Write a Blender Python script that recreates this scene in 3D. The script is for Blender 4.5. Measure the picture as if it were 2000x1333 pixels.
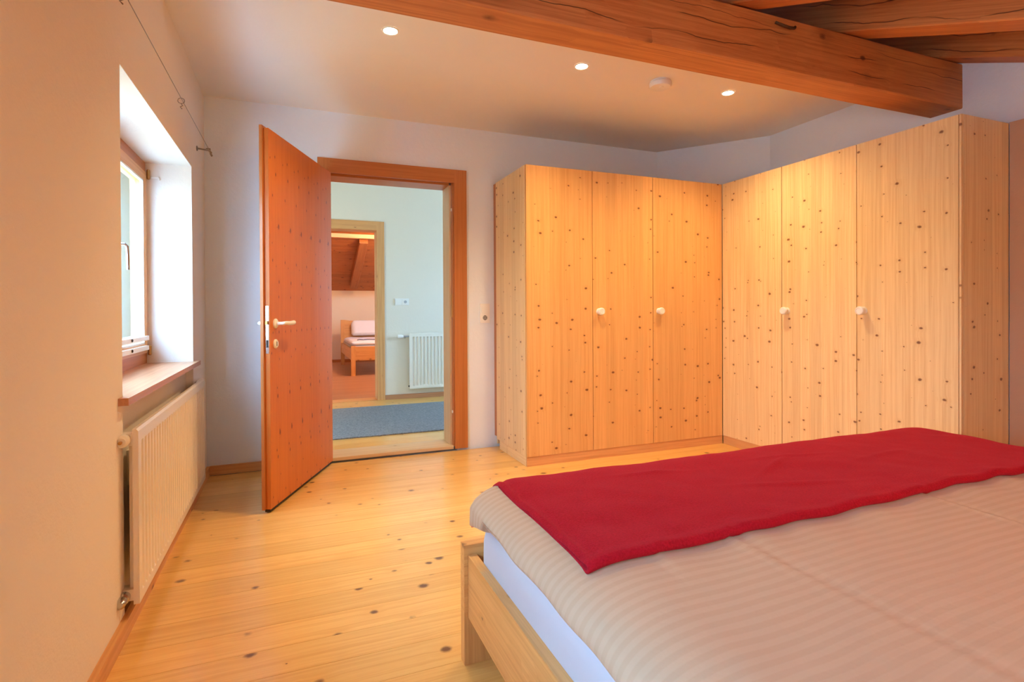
import bpy, bmesh, math, random
from mathutils import Vector, Matrix, noise
random.seed(7)
sc = bpy.context.scene
for o in list(bpy.data.objects):
    bpy.data.objects.remove(o)
COL = sc.collection
PI = math.pi

# ------------------------------------------------------------------ camera
CAM = Vector((0.5461, -4.1716, 1.10))
def cam_basis(yaw, pitch, roll):
    a, b, c = map(math.radians, (yaw, pitch, roll))
    def world(X, Y, Z):
        X, Y = X*math.cos(c) - Y*math.sin(c), X*math.sin(c) + Y*math.cos(c)
        Z, Y = Z*math.cos(b) - Y*math.sin(b), Z*math.sin(b) + Y*math.cos(b)
        return Vector((X*math.cos(a) + Z*math.sin(a), -X*math.sin(a) + Z*math.cos(a), Y))
    return world(1, 0, 0), world(0, 1, 0), world(0, 0, 1)
r_, u_, f_ = cam_basis(21.856, -0.35, -0.2996)
cd = bpy.data.cameras.new('camera')
cam = bpy.data.objects.new('camera', cd); COL.objects.link(cam)
M4 = Matrix((r_, u_, -f_)).transposed().to_4x4(); M4.translation = CAM
cam.matrix_world = M4
cd.sensor_fit = 'HORIZONTAL'; cd.sensor_width = 36.0
cd.lens = 36.0 * 1066.4481 / 2000.0
cd.shift_y = -(666.5 - 613.4762) / 2000.0
cd.clip_start = 0.02; cd.clip_end = 200
sc.camera = cam

# ------------------------------------------------------------------ view, world, daylight
sc.view_settings.view_transform = 'Standard'
sc.view_settings.look = 'None'
sc.view_settings.gamma = 1.0
sc.view_settings.use_curve_mapping = False
sc.view_settings.exposure = 1.34
SKY = 12.5
w = bpy.data.worlds.new('world'); sc.world = w; w.use_nodes = True
wn = w.node_tree.nodes; wl = w.node_tree.links
bg = wn['Background']
tc = wn.new('ShaderNodeTexCoord'); sp = wn.new('ShaderNodeSeparateXYZ'); rp = wn.new('ShaderNodeValToRGB')
wl.new(tc.outputs['Generated'], sp.inputs[0])
mr = wn.new('ShaderNodeMapRange'); mr.inputs['From Min'].default_value = -0.3; mr.inputs['From Max'].default_value = 0.6
wl.new(sp.outputs['Z'], mr.inputs['Value']); wl.new(mr.outputs[0], rp.inputs[0])
rp.color_ramp.elements[0].color = (0.27, 0.42, 0.56, 1); rp.color_ramp.elements[0].position = 0.30
rp.color_ramp.elements[1].color = (0.36, 0.64, 1.0, 1); rp.color_ramp.elements[1].position = 0.42
wl.new(rp.outputs[0], bg.inputs['Color']); bg.inputs['Strength'].default_value = SKY
sc.cycles.max_bounces = 8
sc.cycles.diffuse_bounces = 6
sc.cycles.use_adaptive_sampling = True
sc.cycles.adaptive_threshold = 0.02
sc.cycles.glossy_bounces = 4
sc.cycles.use_denoising = True
sc.cycles.sample_clamp_indirect = 8.0

def light(name, kind, loc, energy, col, direction=(0, 0, -1), size=0.1, size_y=None, portal=False, angle=None, blend=0.5):
    d = bpy.data.lights.new(name, kind); d.energy = energy; d.color = col
    if kind == 'AREA':
        d.size = size
        if size_y: d.shape = 'RECTANGLE'; d.size_y = size_y
        if portal: d.cycles.is_portal = True
    else:
        d.shadow_soft_size = size
    if kind == 'SPOT':
        d.spot_size = math.radians(angle); d.spot_blend = blend
    o = bpy.data.objects.new(name, d); COL.objects.link(o); o.location = loc
    o.rotation_euler = Vector(direction).to_track_quat('-Z', 'Y').to_euler()
    return o

WARM = (1.0, 0.69, 0.34)
SPOT_W = 35.0
SPOTS = [(1.023, -1.318), (2.146, -1.313), (3.255, -1.317)]
HC = 2.55
for sx_, sy_ in SPOTS:
    light('ceiling_spot_beam', 'SPOT', (sx_, sy_, HC - 0.012), SPOT_W, WARM, size=0.02, angle=130, blend=1.0)
# portals in the real window openings (they only guide sampling of the sky)
light('window_portal', 'AREA', (-0.24, -1.22, 1.38), 1, (1, 1, 1), (1, 0, 0), 1.12, 1.42, portal=True)
light('window_portal.001', 'AREA', (-0.24, -3.975, 1.24), 1, (1, 1, 1), (1, 0, 0), 0.64, 1.95, portal=True)
light('window_portal.002', 'AREA', (4.28, 1.35, 1.56), 1, (1, 1, 1), (-1, 0, 0), 0.88, 1.0, portal=True)
light('window_portal.003', 'AREA', (4.38, 5.25, 1.35), 1, (1, 1, 1), (-1, 0, 0), 1.0, 0.7, portal=True)

# ------------------------------------------------------------------ materials
def s2l(c):
    c = c / 255.0
    return c / 12.92 if c <= 0.04045 else ((c + 0.055) / 1.055) ** 2.4
def rgb(r, g, b): return (s2l(r), s2l(g), s2l(b), 1.0)

class NT:
    def __init__(s, name):
        s.m = bpy.data.materials.new(name); s.m.use_nodes = True
        s.t = s.m.node_tree; s.b = s.t.nodes['Principled BSDF']
    def n(s, t, **kw):
        o = s.t.nodes.new('ShaderNode' + t)
        for k, v in kw.items(): setattr(o, k, v)
        return o
    def l(s, a, b): s.t.links.new(a, b)
    def put(s, sock, v):
        if hasattr(v, 'is_output'): s.l(v, sock)
        else: sock.default_value = v
    def math(s, op, a, b=None, c=None, clamp=False):
        o = s.n('Math', operation=op, use_clamp=clamp); s.put(o.inputs[0], a)
        if b is not None: s.put(o.inputs[1], b)
        if c is not None: s.put(o.inputs[2], c)
        return o.outputs[0]
    def xyz(s, a, b, c):
        o = s.n('CombineXYZ'); s.put(o.inputs[0], a); s.put(o.inputs[1], b); s.put(o.inputs[2], c); return o.outputs[0]
    def noise(s, vec, scale, detail=3, rough=0.5, dim='3D'):
        o = s.n('TexNoise', noise_dimensions=dim); s.l(vec, o.inputs['Vector'])
        o.inputs['Scale'].default_value = scale; o.inputs['Detail'].default_value = detail
        o.inputs['Roughness'].default_value = rough; return o.outputs['Fac']
    def mr(s, v, a, b, c=0.0, d=1.0, smooth=False):
        o = s.n('MapRange')
        if smooth: o.interpolation_type = 'SMOOTHSTEP'
        s.put(o.inputs['Value'], v); s.put(o.inputs['From Min'], a); s.put(o.inputs['From Max'], b)
        s.put(o.inputs['To Min'], c); s.put(o.inputs['To Max'], d); return o.outputs[0]
    def mix(s, f, a, b, blend='MIX'):
        o = s.n('Mix', data_type='RGBA', blend_type=blend, clamp_factor=True)
        s.put(o.inputs[0], f); s.put(o.inputs[6], a); s.put(o.inputs[7], b); return o.outputs[2]
    def obj_coord(s, rnd=True):
        tc = s.n('TexCoord')
        if not rnd: return tc.outputs['Object']
        oi = s.n('ObjectInfo'); wn = s.n('TexWhiteNoise', noise_dimensions='1D')
        s.l(oi.outputs['Random'], wn.inputs['W'])
        vm = s.n('VectorMath', operation='MULTIPLY_ADD')
        s.l(wn.outputs['Color'], vm.inputs[0]); vm.inputs[1].default_value = (31, 37, 41)
        s.l(tc.outputs['Object'], vm.inputs[2])
        s.rand = oi.outputs['Random']
        return vm.outputs[0]
    def bump(s, h, strength=0.3, dist=0.002):
        o = s.n('Bump'); o.inputs['Strength'].default_value = strength; o.inputs['Distance'].default_value = dist
        s.l(h, o.inputs['Height']); s.l(o.outputs[0], s.b.inputs['Normal'])

_wood = {}
KINDS = {
 # base, dark grain, knot, stave width, knots cell (across, along), knot size, roughness, coat
 'floor':   dict(base=rgb(240, 194, 112), dark=rgb(222, 164, 84), knot=rgb(84, 38, 22), stave=0, cell=(0.115, 0.135), kr=0.17, rough=0.30, coat=0.35, tone=0.10),
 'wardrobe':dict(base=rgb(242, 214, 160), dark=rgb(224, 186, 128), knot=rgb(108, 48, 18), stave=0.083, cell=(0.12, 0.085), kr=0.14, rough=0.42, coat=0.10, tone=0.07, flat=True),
 'wardrobe_warmlit':    dict(base=rgb(234, 184, 116), dark=rgb(218, 160, 92), knot=rgb(104, 44, 16), stave=0.083, cell=(0.12, 0.085), kr=0.14, rough=0.42, coat=0.10, tone=0.07, flat=True),  # same wood as wardrobe, with the orange of warm light put into the colour
 'door':    dict(base=rgb(204, 118, 44), dark=rgb(190, 102, 34), knot=rgb(92, 34, 20), stave=0, cell=(0.10, 0.15), kr=0.13, rough=0.48, coat=0.0, tone=0.0),
 'casing':  dict(base=rgb(192, 120, 62), dark=rgb(172, 100, 46), knot=rgb(140, 66, 30), stave=0, cell=(0.3, 0.6), kr=0.03, rough=0.40, coat=0.1, tone=0.05),
 'beam':    dict(base=rgb(208, 134, 74), dark=rgb(170, 96, 48), knot=rgb(64, 24, 12), stave=0, cell=(0.15, 0.24), kr=0.27, rough=0.6, coat=0.0, tone=0.05),
 'frame':   dict(base=rgb(226, 170, 110), dark=rgb(200, 138, 80), knot=rgb(120, 66, 36), stave=0, cell=(0.14, 0.3), kr=0.09, rough=0.45, coat=0.05, tone=0.06),
 'pale':    dict(base=rgb(226, 200, 158), dark=rgb(206, 172, 124), knot=rgb(150, 100, 60), stave=0, cell=(0.2, 0.4), kr=0.06, rough=0.45, coat=0.05, tone=0.05),
 'sill':    dict(base=rgb(196, 140, 100), dark=rgb(172, 116, 78), knot=rgb(120, 66, 36), stave=0, cell=(0.4, 0.6), kr=0.02, rough=0.42, coat=0.12, tone=0.05),
 'bed':     dict(base=rgb(232, 176, 106), dark=rgb(206, 142, 76), knot=rgb(98, 44, 20), stave=0, cell=(0.10, 0.17), kr=0.19, rough=0.42, coat=0.08, tone=0.05),
 'roof':    dict(base=rgb(196, 122, 66), dark=rgb(166, 94, 48), knot=rgb(74, 30, 18), stave=0, cell=(0.10, 0.16), kr=0.22, rough=0.6, coat=0.0, tone=0.15),
}
def wood(kind, axis):
    key = (kind, axis)
    if key in _wood: return _wood[key]
    K = KINDS[kind]; m = NT('wood_%s_%s' % (kind, 'xyz'[axis]))
    v = m.obj_coord(); sp = m.n('SeparateXYZ'); m.l(v, sp.inputs[0])
    o3 = [sp.outputs[i] for i in range(3)]
    g = o3[axis]; a, b = [o3[i] for i in range(3) if i != axis]
    if axis == 2: a, b = o3[0], o3[1]
    # gentle warp of the grain
    P0 = m.xyz(a, b, m.math('MULTIPLY', g, 0.35))
    warp = m.noise(P0, 2.2, 2)
    # knots: points of a 3D cell pattern cut by the surface
    wx = m.math('ADD', m.math('DIVIDE', a, K['cell'][0]), m.math('MULTIPLY', warp, 0.6))
    by = m.math('DIVIDE', b, K['cell'][0])
    gz = m.math('DIVIDE', g, K['cell'][1])
    KP = m.xyz(wx, by, gz)
    flat = K.get('flat', False)
    if flat: KP = m.xyz(wx, gz, 0.0)
    vo = m.n('TexVoronoi', feature='F1', voronoi_dimensions='2D' if flat else '3D'); m.l(KP, vo.inputs['Vector']); vo.inputs['Scale'].default_value = 1.0
    vo.inputs['Randomness'].default_value = 0.95
    d = m.math('ADD', vo.outputs['Distance'], m.math('MULTIPLY', m.math('SUBTRACT', m.noise(KP, 9, 2), 0.5), 0.07))
    cr = m.n('SeparateColor'); m.l(vo.outputs['Color'], cr.inputs[0])
    rr = m.math('MULTIPLY', m.mr(cr.outputs[0], 0, 1, 0.25, 1.25), K['kr'])
    if flat:
        rr = m.math('MULTIPLY', m.math('POWER', m.mr(cr.outputs[0], 0.38, 1, 0.10, 1.0), 1.3), K['kr'])
    if kind == 'door':   # matched veneer: the same knots come back sheet after sheet, in level rows
        best = None
        for (px, pz, sd, ea, eg) in ((0.158, 0.190, 1.0, 0.0085, 0.016), (0.158, 0.165, 31.0, 0.0055, 0.010)):
            row = m.math('FLOOR', m.math('DIVIDE', g, pz))
            fa = m.math('SUBTRACT', a, m.math('MULTIPLY', m.math('FLOOR', m.math('DIVIDE', a, px)), px))
            fg = m.math('SUBTRACT', g, m.math('MULTIPLY', row, pz))
            wq = m.n('TexWhiteNoise', noise_dimensions='1D'); m.l(m.math('ADD', row, sd), wq.inputs['W'])
            sq = m.n('SeparateColor'); m.l(wq.outputs['Color'], sq.inputs[0])
            sz = m.mr(sq.outputs[2], 0, 1, 0.55, 1.35)
            da = m.math('DIVIDE', m.math('SUBTRACT', fa, m.mr(sq.outputs[0], 0, 1, px * .15, px * .85)), m.math('MULTIPLY', sz, ea))
            dg = m.math('DIVIDE', m.math('SUBTRACT', fg, m.mr(sq.outputs[1], 0, 1, pz * .15, pz * .85)), m.math('MULTIPLY', sz, eg))
            dd = m.math('SQRT', m.math('ADD', m.math('MULTIPLY', da, da), m.math('MULTIPLY', dg, dg)))
            best = dd if best is None else m.math('MINIMUM', best, dd)
        d = m.math('MULTIPLY', best, 0.1); rr = m.math('ADD', 0.1, 0.0)
    kmask = m.mr(d, m.math('MULTIPLY', rr, 0.35), rr, 1.0, 0.0, True)
    halo = m.mr(d, rr, m.math('MULTIPLY', rr, 3.2), 1.0, 0.0, True)
    # grain lines bend round knots
    ga = m.math('ADD', a, m.math('MULTIPLY', halo, 0.006))
    ga = m.math('ADD', ga, m.math('MULTIPLY', warp, 0.03))
    G1 = m.xyz(m.math('MULTIPLY', ga, 70), m.math('MULTIPLY', b, 70), m.math('MULTIPLY', g, 1.3))
    G2 = m.xyz(m.math('MULTIPLY', ga, 260), m.math('MULTIPLY', b, 260), m.math('MULTIPLY', g, 7.0))
    g1 = m.noise(G1, 1.0, 3, 0.6); g2 = m.noise(G2, 1.0, 2, 0.6)
    gr = m.math('ADD', m.mr(g1, 0.40, 0.66, 0, 0.75), m.mr(g2, 0.35, 0.75, 0, 0.35))
    col = m.mix(m.math('MULTIPLY', gr, 0.85, clamp=True), K['base'], K['dark'])
    # tone per stave and per piece
    if K['stave']:
        sid = m.math('FLOOR', m.math('DIVIDE', a, K['stave']))
        wn_ = m.n('TexWhiteNoise', noise_dimensions='1D'); m.l(sid, wn_.inputs['W'])
        f = m.mr(wn_.outputs['Value'], 0, 1, 1 - K['tone'], 1.05)
    else:
        f = m.mr(m.rand, 0, 1, 1 - K['tone'], 1.04)
    hs = m.n('HueSaturation'); m.l(col, hs.inputs['Color']); m.put(hs.inputs['Value'], f); col = hs.outputs[0]
    col = m.mix(m.math('MULTIPLY', halo, 0.30), col, K['dark'])
    col = m.mix(m.math('MULTIPLY', kmask, 0.88), col, K['knot'])
    h = m.math('MULTIPLY', gr, 0.5)
    if kind == 'beam':   # drying cracks that follow the grain
        cc = m.n('SeparateXYZ'); m.l(m.obj_coord(False), cc.inputs[0]); g = cc.outputs[axis]; b = cc.outputs[2]
        for k, (z0, th, s0) in enumerate(((0.030, 0.0020, 3.1), (-0.055, 0.0020, 8.7), (0.075, 0.0012, 15.2))):
            wob = m.noise(m.xyz(m.math('MULTIPLY', g, 2.1), s0, 0.0), 1.0, 4)
            dz = m.math('ABSOLUTE', m.math('SUBTRACT', m.math('SUBTRACT', b, m.math('MULTIPLY', m.math('SUBTRACT', wob, 0.5), 0.11)), m.math('ADD', z0, m.math('MULTIPLY', m.math('SUBTRACT', m.noise(P0, 1.3, 1), 0.5), 0.02))))
            msk = m.mr(m.noise(m.xyz(m.math('MULTIPLY', g, 1.7), s0 + 5, 0.0), 1.0, 2), 0.46, 0.54)
            c = m.math('MULTIPLY', m.mr(dz, th * 0.4, th * 1.6, 1, 0, True), msk)
            col = m.mix(m.math('MULTIPLY', c, 0.85), col, rgb(52, 20, 10))
            h = m.math('SUBTRACT', h, m.math('MULTIPLY', c, 4.0))
    m.l(col, m.b.inputs['Base Color'])
    m.b.inputs['Roughness'].default_value = K['rough']
    m.b.inputs['Coat Weight'].default_value = K['coat']; m.b.inputs['Coat Roughness'].default_value = 0.18
    m.bump(h, 0.25, 0.0012)
    _wood[key] = m.m
    return m.m

def plain(name, col, rough=0.5, metal=0.0, coat=0.0, bump=None, sheen=0.0, emit=None):
    m = NT(name); m.b.inputs['Base Color'].default_value = col
    m.b.inputs['Roughness'].default_value = rough; m.b.inputs['Metallic'].default_value = metal
    m.b.inputs['Coat Weight'].default_value = coat
    if sheen:
        m.b.inputs['Sheen Weight'].default_value = sheen; m.b.inputs['Sheen Roughness'].default_value = 0.5
    v = m.obj_coord(False)
    if bump:
        m.bump(m.noise(v, bump[0], bump[2] if len(bump) > 2 else 3), 0.5, bump[1])
    n_ = m.noise(v, 3.0, 2)
    m.l(m.mix(m.mr(n_, 0.3, 0.7, 0, 0.06), col, (col[0]*0.7, col[1]*0.7, col[2]*0.7, 1)), m.b.inputs['Base Color'])
    if emit:
        m.b.inputs['Emission Color'].default_value = emit[0]; m.b.inputs['Emission Strength'].default_value = emit[1]
    return m.m

def plaster(name, col):
    m = NT(name); v = m.obj_coord(False)
    big = m.noise(v, 1.7, 3); fine = m.noise(v, 140, 3); med = m.noise(v, 38, 2)
    m.l(m.mix(m.mr(big, 0.3, 0.7, 0, 0.10), col, (col[0]*0.82, col[1]*0.80, col[2]*0.76, 1)), m.b.inputs['Base Color'])
    m.b.inputs['Roughness'].default_value = 0.85
    m.bump(m.math('ADD', m.math('MULTIPLY', fine, 0.5), med), 0.35, 0.004)
    return m.m

M_WALL = plaster('white_plaster', rgb(228, 235, 243))
M_WALLC = plaster('cream_plaster', rgb(234, 226, 216))
M_HALL = plaster('hall_plaster', rgb(232, 224, 208))
M_BEDW = plaster('bedroom_plaster', rgb(238, 214, 178))
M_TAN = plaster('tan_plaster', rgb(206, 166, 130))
M_CEIL = plain('ceiling_paint', rgb(236, 230, 222), 0.8, bump=(60, 0.001))
M_WHITE = plain('white_plastic', rgb(238, 236, 230), 0.35, coat=0.2)
M_RAD = plain('radiator_enamel', rgb(238, 230, 214), 0.32, coat=0.3)
M_CHROME = plain('chrome', rgb(200, 200, 200), 0.22, metal=1.0)
M_BRASS = plain('brass', rgb(190, 150, 90), 0.3, metal=1.0)
M_DARK = plain('dark_slot', rgb(40, 34, 30), 0.6)
M_GASKET = plain('grey_gasket', rgb(120, 135, 140), 0.5)
M_RUG = None
M_LAMP = plain('lamp_glow', (1, 1, 1, 1), 0.4, emit=((1.0, 0.82, 0.58, 1), 26.0))
M_SHEET = None

def fabric_mats():
    global M_RUG, M_SHEET, M_DUVET, M_BLANKET, M_PILLOW
    m = NT('grey_rug'); v = m.obj_coord(False)
    n1 = m.noise(v, 260, 2, 0.7); n2 = m.noise(v, 60, 2, 0.7)
    m.l(m.mix(m.mr(m.math('ADD', m.math('MULTIPLY', n1, 0.6), m.math('MULTIPLY', n2, 0.4)), 0.38, 0.62), rgb(92, 96, 104), rgb(152, 156, 160)), m.b.inputs['Base Color'])
    m.b.inputs['Roughness'].default_value = 0.95; m.bump(n1, 0.8, 0.004); M_RUG = m.m
    m = NT('white_sheet'); v = m.obj_coord(False)
    m.b.inputs['Base Color'].default_value = rgb(196, 198, 206); m.b.inputs['Roughness'].default_value = 0.8
    m.b.inputs['Sheen Weight'].default_value = 0.1
    m.bump(m.noise(v, 14, 3), 0.4, 0.006); M_SHEET = m.m
    # damask duvet with narrow satin stripes running across the bed
    m = NT('striped_duvet'); v = m.obj_coord(False); sp = m.n('SeparateXYZ'); m.l(v, sp.inputs[0])
    wv = m.math('MULTIPLY', m.math('SUBTRACT', m.noise(v, 3.2, 2), 0.5), 0.035)
    y = m.math('ADD', m.math('ADD', sp.outputs[1], m.math('MULTIPLY', sp.outputs[0], 0.0)), wv)
    st = m.math('SINE', m.math('MULTIPLY', y, 2 * PI / 0.026))
    st = m.mr(st, -0.5, 0.5, 0, 1, True)
    m.l(m.mix(st, rgb(190, 160, 130), rgb(193, 164, 134)), m.b.inputs['Base Color'])
    m.l(m.mr(st, 0, 1, 0.75, 0.50), m.b.inputs['Roughness'])
    m.b.inputs['Sheen Weight'].default_value = 0.1
    m.bump(m.math('ADD', m.math('MULTIPLY', st, 0.06), m.noise(v, 16, 4)), 0.35, 0.006); M_DUVET = m.m
    m = NT('red_fleece'); v = m.obj_coord(False)
    n1 = m.noise(v, 220, 3, 0.7); n2 = m.noise(v, 7, 3)
    c = m.mix(m.mr(n1, 0.35, 0.65, 0, 1), rgb(148, 10, 24), rgb(176, 20, 36))
    m.l(m.mix(m.mr(n2, 0.35, 0.65, 0, 0.25), c, rgb(150, 12, 34)), m.b.inputs['Base Color'])
    m.b.inputs['Roughness'].default_value = 0.95
    m.b.inputs['Specular IOR Level'].default_value = 0.15
    m.b.inputs['Sheen Weight'].default_value = 0.35; m.b.inputs['Sheen Roughness'].default_value = 0.45
    m.b.inputs['Sheen Tint'].default_value = rgb(210, 70, 84)
    m.bump(m.math('ADD', n1, m.math('MULTIPLY', n2, 0.6)), 0.5, 0.003); M_BLANKET = m.m
fabric_mats()
def glass_mat():
    m = NT('window_glass'); t = m.t
    tr = m.n('BsdfTransparent'); tr.inputs[0].default_value = (0.93, 0.97, 0.98, 1)
    gl = m.n('BsdfGlossy'); gl.inputs['Roughness'].default_value = 0.02
    fr = m.n('Fresnel'); fr.inputs[0].default_value = 1.45; ge = m.n('NewGeometry')
    ff = m.math('MULTIPLY', fr.outputs[0], m.math('SUBTRACT', 1.0, ge.outputs['Backfacing']))
    mx = m.n('MixShader'); m.l(ff, mx.inputs[0]); m.l(tr.outputs[0], mx.inputs[1]); m.l(gl.outputs[0], mx.inputs[2])
    m.l(mx.outputs[0], t.nodes['Material Output'].inputs[0]); return m.m
M_GLASS = glass_mat()

# ------------------------------------------------------------------ building helpers
ORG = {}   # object -> origin in its root's frame
def empty(name, loc, rz=0.0, local=False, **props):
    o = bpy.data.objects.new(name, None); COL.objects.link(o); o.location = loc; o.rotation_euler = (0, 0, rz)
    o.empty_display_size = 0.1
    ORG[o] = Vector((0, 0, 0)) if local else Vector(loc)
    for k, v in props.items(): o[k] = v
    return o
def link(name, me, c, parent=None, **props):
    o = bpy.data.objects.new(name, me); COL.objects.link(o); c = Vector(c)
    if parent is not None:
        o.parent = parent; o.location = c - ORG[parent]
    else: o.location = c
    ORG[o] = c
    for k, v in props.items(): o[k] = v
    return o
def finish(bm, mat, smooth=False, bevel=0.0, seg=1):
    if bevel > 0:
        bmesh.ops.bevel(bm, geom=[e for e in bm.edges if e.is_manifold and e.calc_face_angle(0) > 0.4], offset=bevel, segments=seg, affect='EDGES', clamp_overlap=True)
    bmesh.ops.recalc_face_normals(bm, faces=bm.faces[:])
    me = bpy.data.meshes.new('mesh'); bm.to_mesh(me); bm.free()
    for mm in (mat if isinstance(mat, (list, tuple)) else [mat]): me.materials.append(mm)
    if smooth:
        for p in me.polygons: p.use_smooth = True
        try: me.set_sharp_from_angle(angle=math.radians(35))
        except Exception: pass
    return me
def bbox_add(bm, a, b, c=(0, 0, 0)):
    vs = [bm.verts.new((x - c[0], y - c[1], z - c[2])) for x in (a[0], b[0]) for y in (a[1], b[1]) for z in (a[2], b[2])]
    for f in ((0, 1, 3, 2), (4, 6, 7, 5), (0, 4, 5, 1), (2, 3, 7, 6), (0, 2, 6, 4), (1, 5, 7, 3)):
        bm.faces.new([vs[i] for i in f])
def axis_of(a, b):
    d = [abs(b[i] - a[i]) for i in range(3)]; return d.index(max(d))
def M(mat, a, b):
    if isinstance(mat, str): return wood(mat, axis_of(a, b))
    return mat
def box(name, a, b, mat, parent=None, bevel=0.002, seg=1, **props):
    c = [(a[i] + b[i]) / 2 for i in range(3)]
    bm = bmesh.new(); bbox_add(bm, a, b, c)
    return link(name, finish(bm, M(mat, a, b), bevel > 0, bevel, seg), c, parent, **props)
def boxes(name, lst, mat, parent=None, bevel=0.0, origin=None, **props):
    bm = bmesh.new(); c = origin or [(min(l[0][i] for l in lst) + max(l[1][i] for l in lst)) / 2 for i in range(3)]
    for a, b in lst: bbox_add(bm, a, b, c)
    return link(name, finish(bm, M(mat, lst[0][0], lst[0][1]), bevel > 0, bevel), c, parent, **props)
def prism(name, pts, axis, lo, hi, mat, parent=None, bevel=0.0, **props):
    """pts: polygon in the two other axes (in order), extruded along axis"""
    oth = [i for i in range(3) if i != axis]
    def mk(p, t):
        v = [0, 0, 0]; v[oth[0]], v[oth[1]] = p; v[axis] = t; return v
    cs = [0, 0, 0]; cs[oth[0]] = sum(p[0] for p in pts) / len(pts); cs[oth[1]] = sum(p[1] for p in pts) / len(pts); cs[axis] = (lo + hi) / 2
    bm = bmesh.new()
    A = [bm.verts.new(Vector(mk(p, lo)) - Vector(cs)) for p in pts]
    B = [bm.verts.new(Vector(mk(p, hi)) - Vector(cs)) for p in pts]
    bm.faces.new(A); bm.faces.new(B[::-1])
    for i in range(len(pts)):
        j = (i + 1) % len(pts); bm.faces.new((A[i], A[j], B[j], B[i]))
    return link(name, finish(bm, mat, bevel > 0, bevel), cs, parent, **props)
def lathe_mesh(prof, mat, axis='z', n=24, smooth=True, closed=False):
    bm = bmesh.new(); rings = []
    for r, t in prof:
        ring = []
        for k in range(n):
            a = 2 * PI * k / n; p = (r * math.cos(a), r * math.sin(a), t)
            if axis == 'x': p = (p[2], p[0], p[1])
            if axis == 'y': p = (p[0], p[2], p[1])
            ring.append(bm.verts.new(p))
        rings.append(ring)
    for A, B in zip(rings, rings[1:]):
        for k in range(n): bm.faces.new((A[k], A[(k + 1) % n], B[(k + 1) % n], B[k]))
    if closed:
        for k in range(n): bm.faces.new((rings[-1][k], rings[-1][(k + 1) % n], rings[0][(k + 1) % n], rings[0][k]))
    else:
        bm.faces.new(rings[0][::-1]); bm.faces.new(rings[-1])
    return finish(bm, mat, smooth)
def lathe(name, prof, c, mat, parent=None, axis='z', n=24, closed=False, **props):
    return link(name, lathe_mesh(prof, mat, axis, n, True, closed), c, parent, **props)
def tube_mesh(pts, r, mat, c, n=10, rs=None):
    bm = bmesh.new(); P = [Vector(p) - Vector(c) for p in pts]; rings = []
    up = None
    for i, p in enumerate(P):
        t = (P[min(i + 1, len(P) - 1)] - P[max(i - 1, 0)]).normalized()
        if up is None: up = t.orthogonal().normalized()
        up = (up - t * up.dot(t)).normalized(); s = t.cross(up); rr = rs[i] if rs else r
        rings.append([bm.verts.new(p + up * rr * math.cos(2 * PI * k / n) + s * rr * math.sin(2 * PI * k / n)) for k in range(n)])
    for A, B in zip(rings, rings[1:]):
        for k in range(n): bm.faces.new((A[k], A[(k + 1) % n], B[(k + 1) % n], B[k]))
    bm.faces.new(rings[0][::-1]); bm.faces.new(rings[-1])
    return finish(bm, mat, True)
def tube(name, pts, r, mat, parent=None, n=10, rs=None, **props):
    c = Vector(pts[0]); return link(name, tube_mesh(pts, r, mat, c, n, rs), c, parent, **props)
def rrect(x0, x1, y0, y1, r, d, n=8, m=26):
    """outline of a rounded rectangle inset by d"""
    x0 += d; x1 -= d; y0 += d; y1 -= d; r = max(r - d, 0.0005); pts = []
    cs = [(x1 - r, y1 - r, 0), (x0 + r, y1 - r, 90), (x0 + r, y0 + r, 180), (x1 - r, y0 + r, 270)]
    for q in range(4):
        cx, cy, a0 = cs[q]
        arc = [(cx + r * math.cos(math.radians(a0 + 90 * k / n)), cy + r * math.sin(math.radians(a0 + 90 * k / n))) for k in range(n + 1)]
        pts += arc
        nx, ny, na = cs[(q + 1) % 4]; e = (nx + r * math.cos(math.radians(na)), ny + r * math.sin(math.radians(na))); s = arc[-1]
        pts += [(s[0] + (e[0] - s[0]) * k / m, s[1] + (e[1] - s[1]) * k / m) for k in range(1, m)]
    return pts
def cushion(name, R, cr, prof, mat, parent=None, disp=None, **props):
    """stack of inset outlines: prof = [(inset, z), ...] from bottom centre round the side to top centre"""
    x0, x1, y0, y1 = R; c = Vector(((x0 + x1) / 2, (y0 + y1) / 2, prof[0][1])); bm = bmesh.new(); rings = []
    for d, z in prof:
        ring = []
        for (px, py) in rrect(x0, x1, y0, y1, cr, d):
            p = Vector((px, py, z))
            if disp: p = disp(p, d)
            ring.append(bm.verts.new(p - c))
        rings.append(ring)
    n = len(rings[0])
    for A, B in zip(rings, rings[1:]):
        for k in range(n): bm.faces.new((A[k], A[(k + 1) % n], B[(k + 1) % n], B[k]))
    bm.faces.new(rings[0][::-1]); bm.faces.new(rings[-1])
    return link(name, finish(bm, mat, True), c, parent, **props)

ST = dict(kind='structure')
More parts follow.
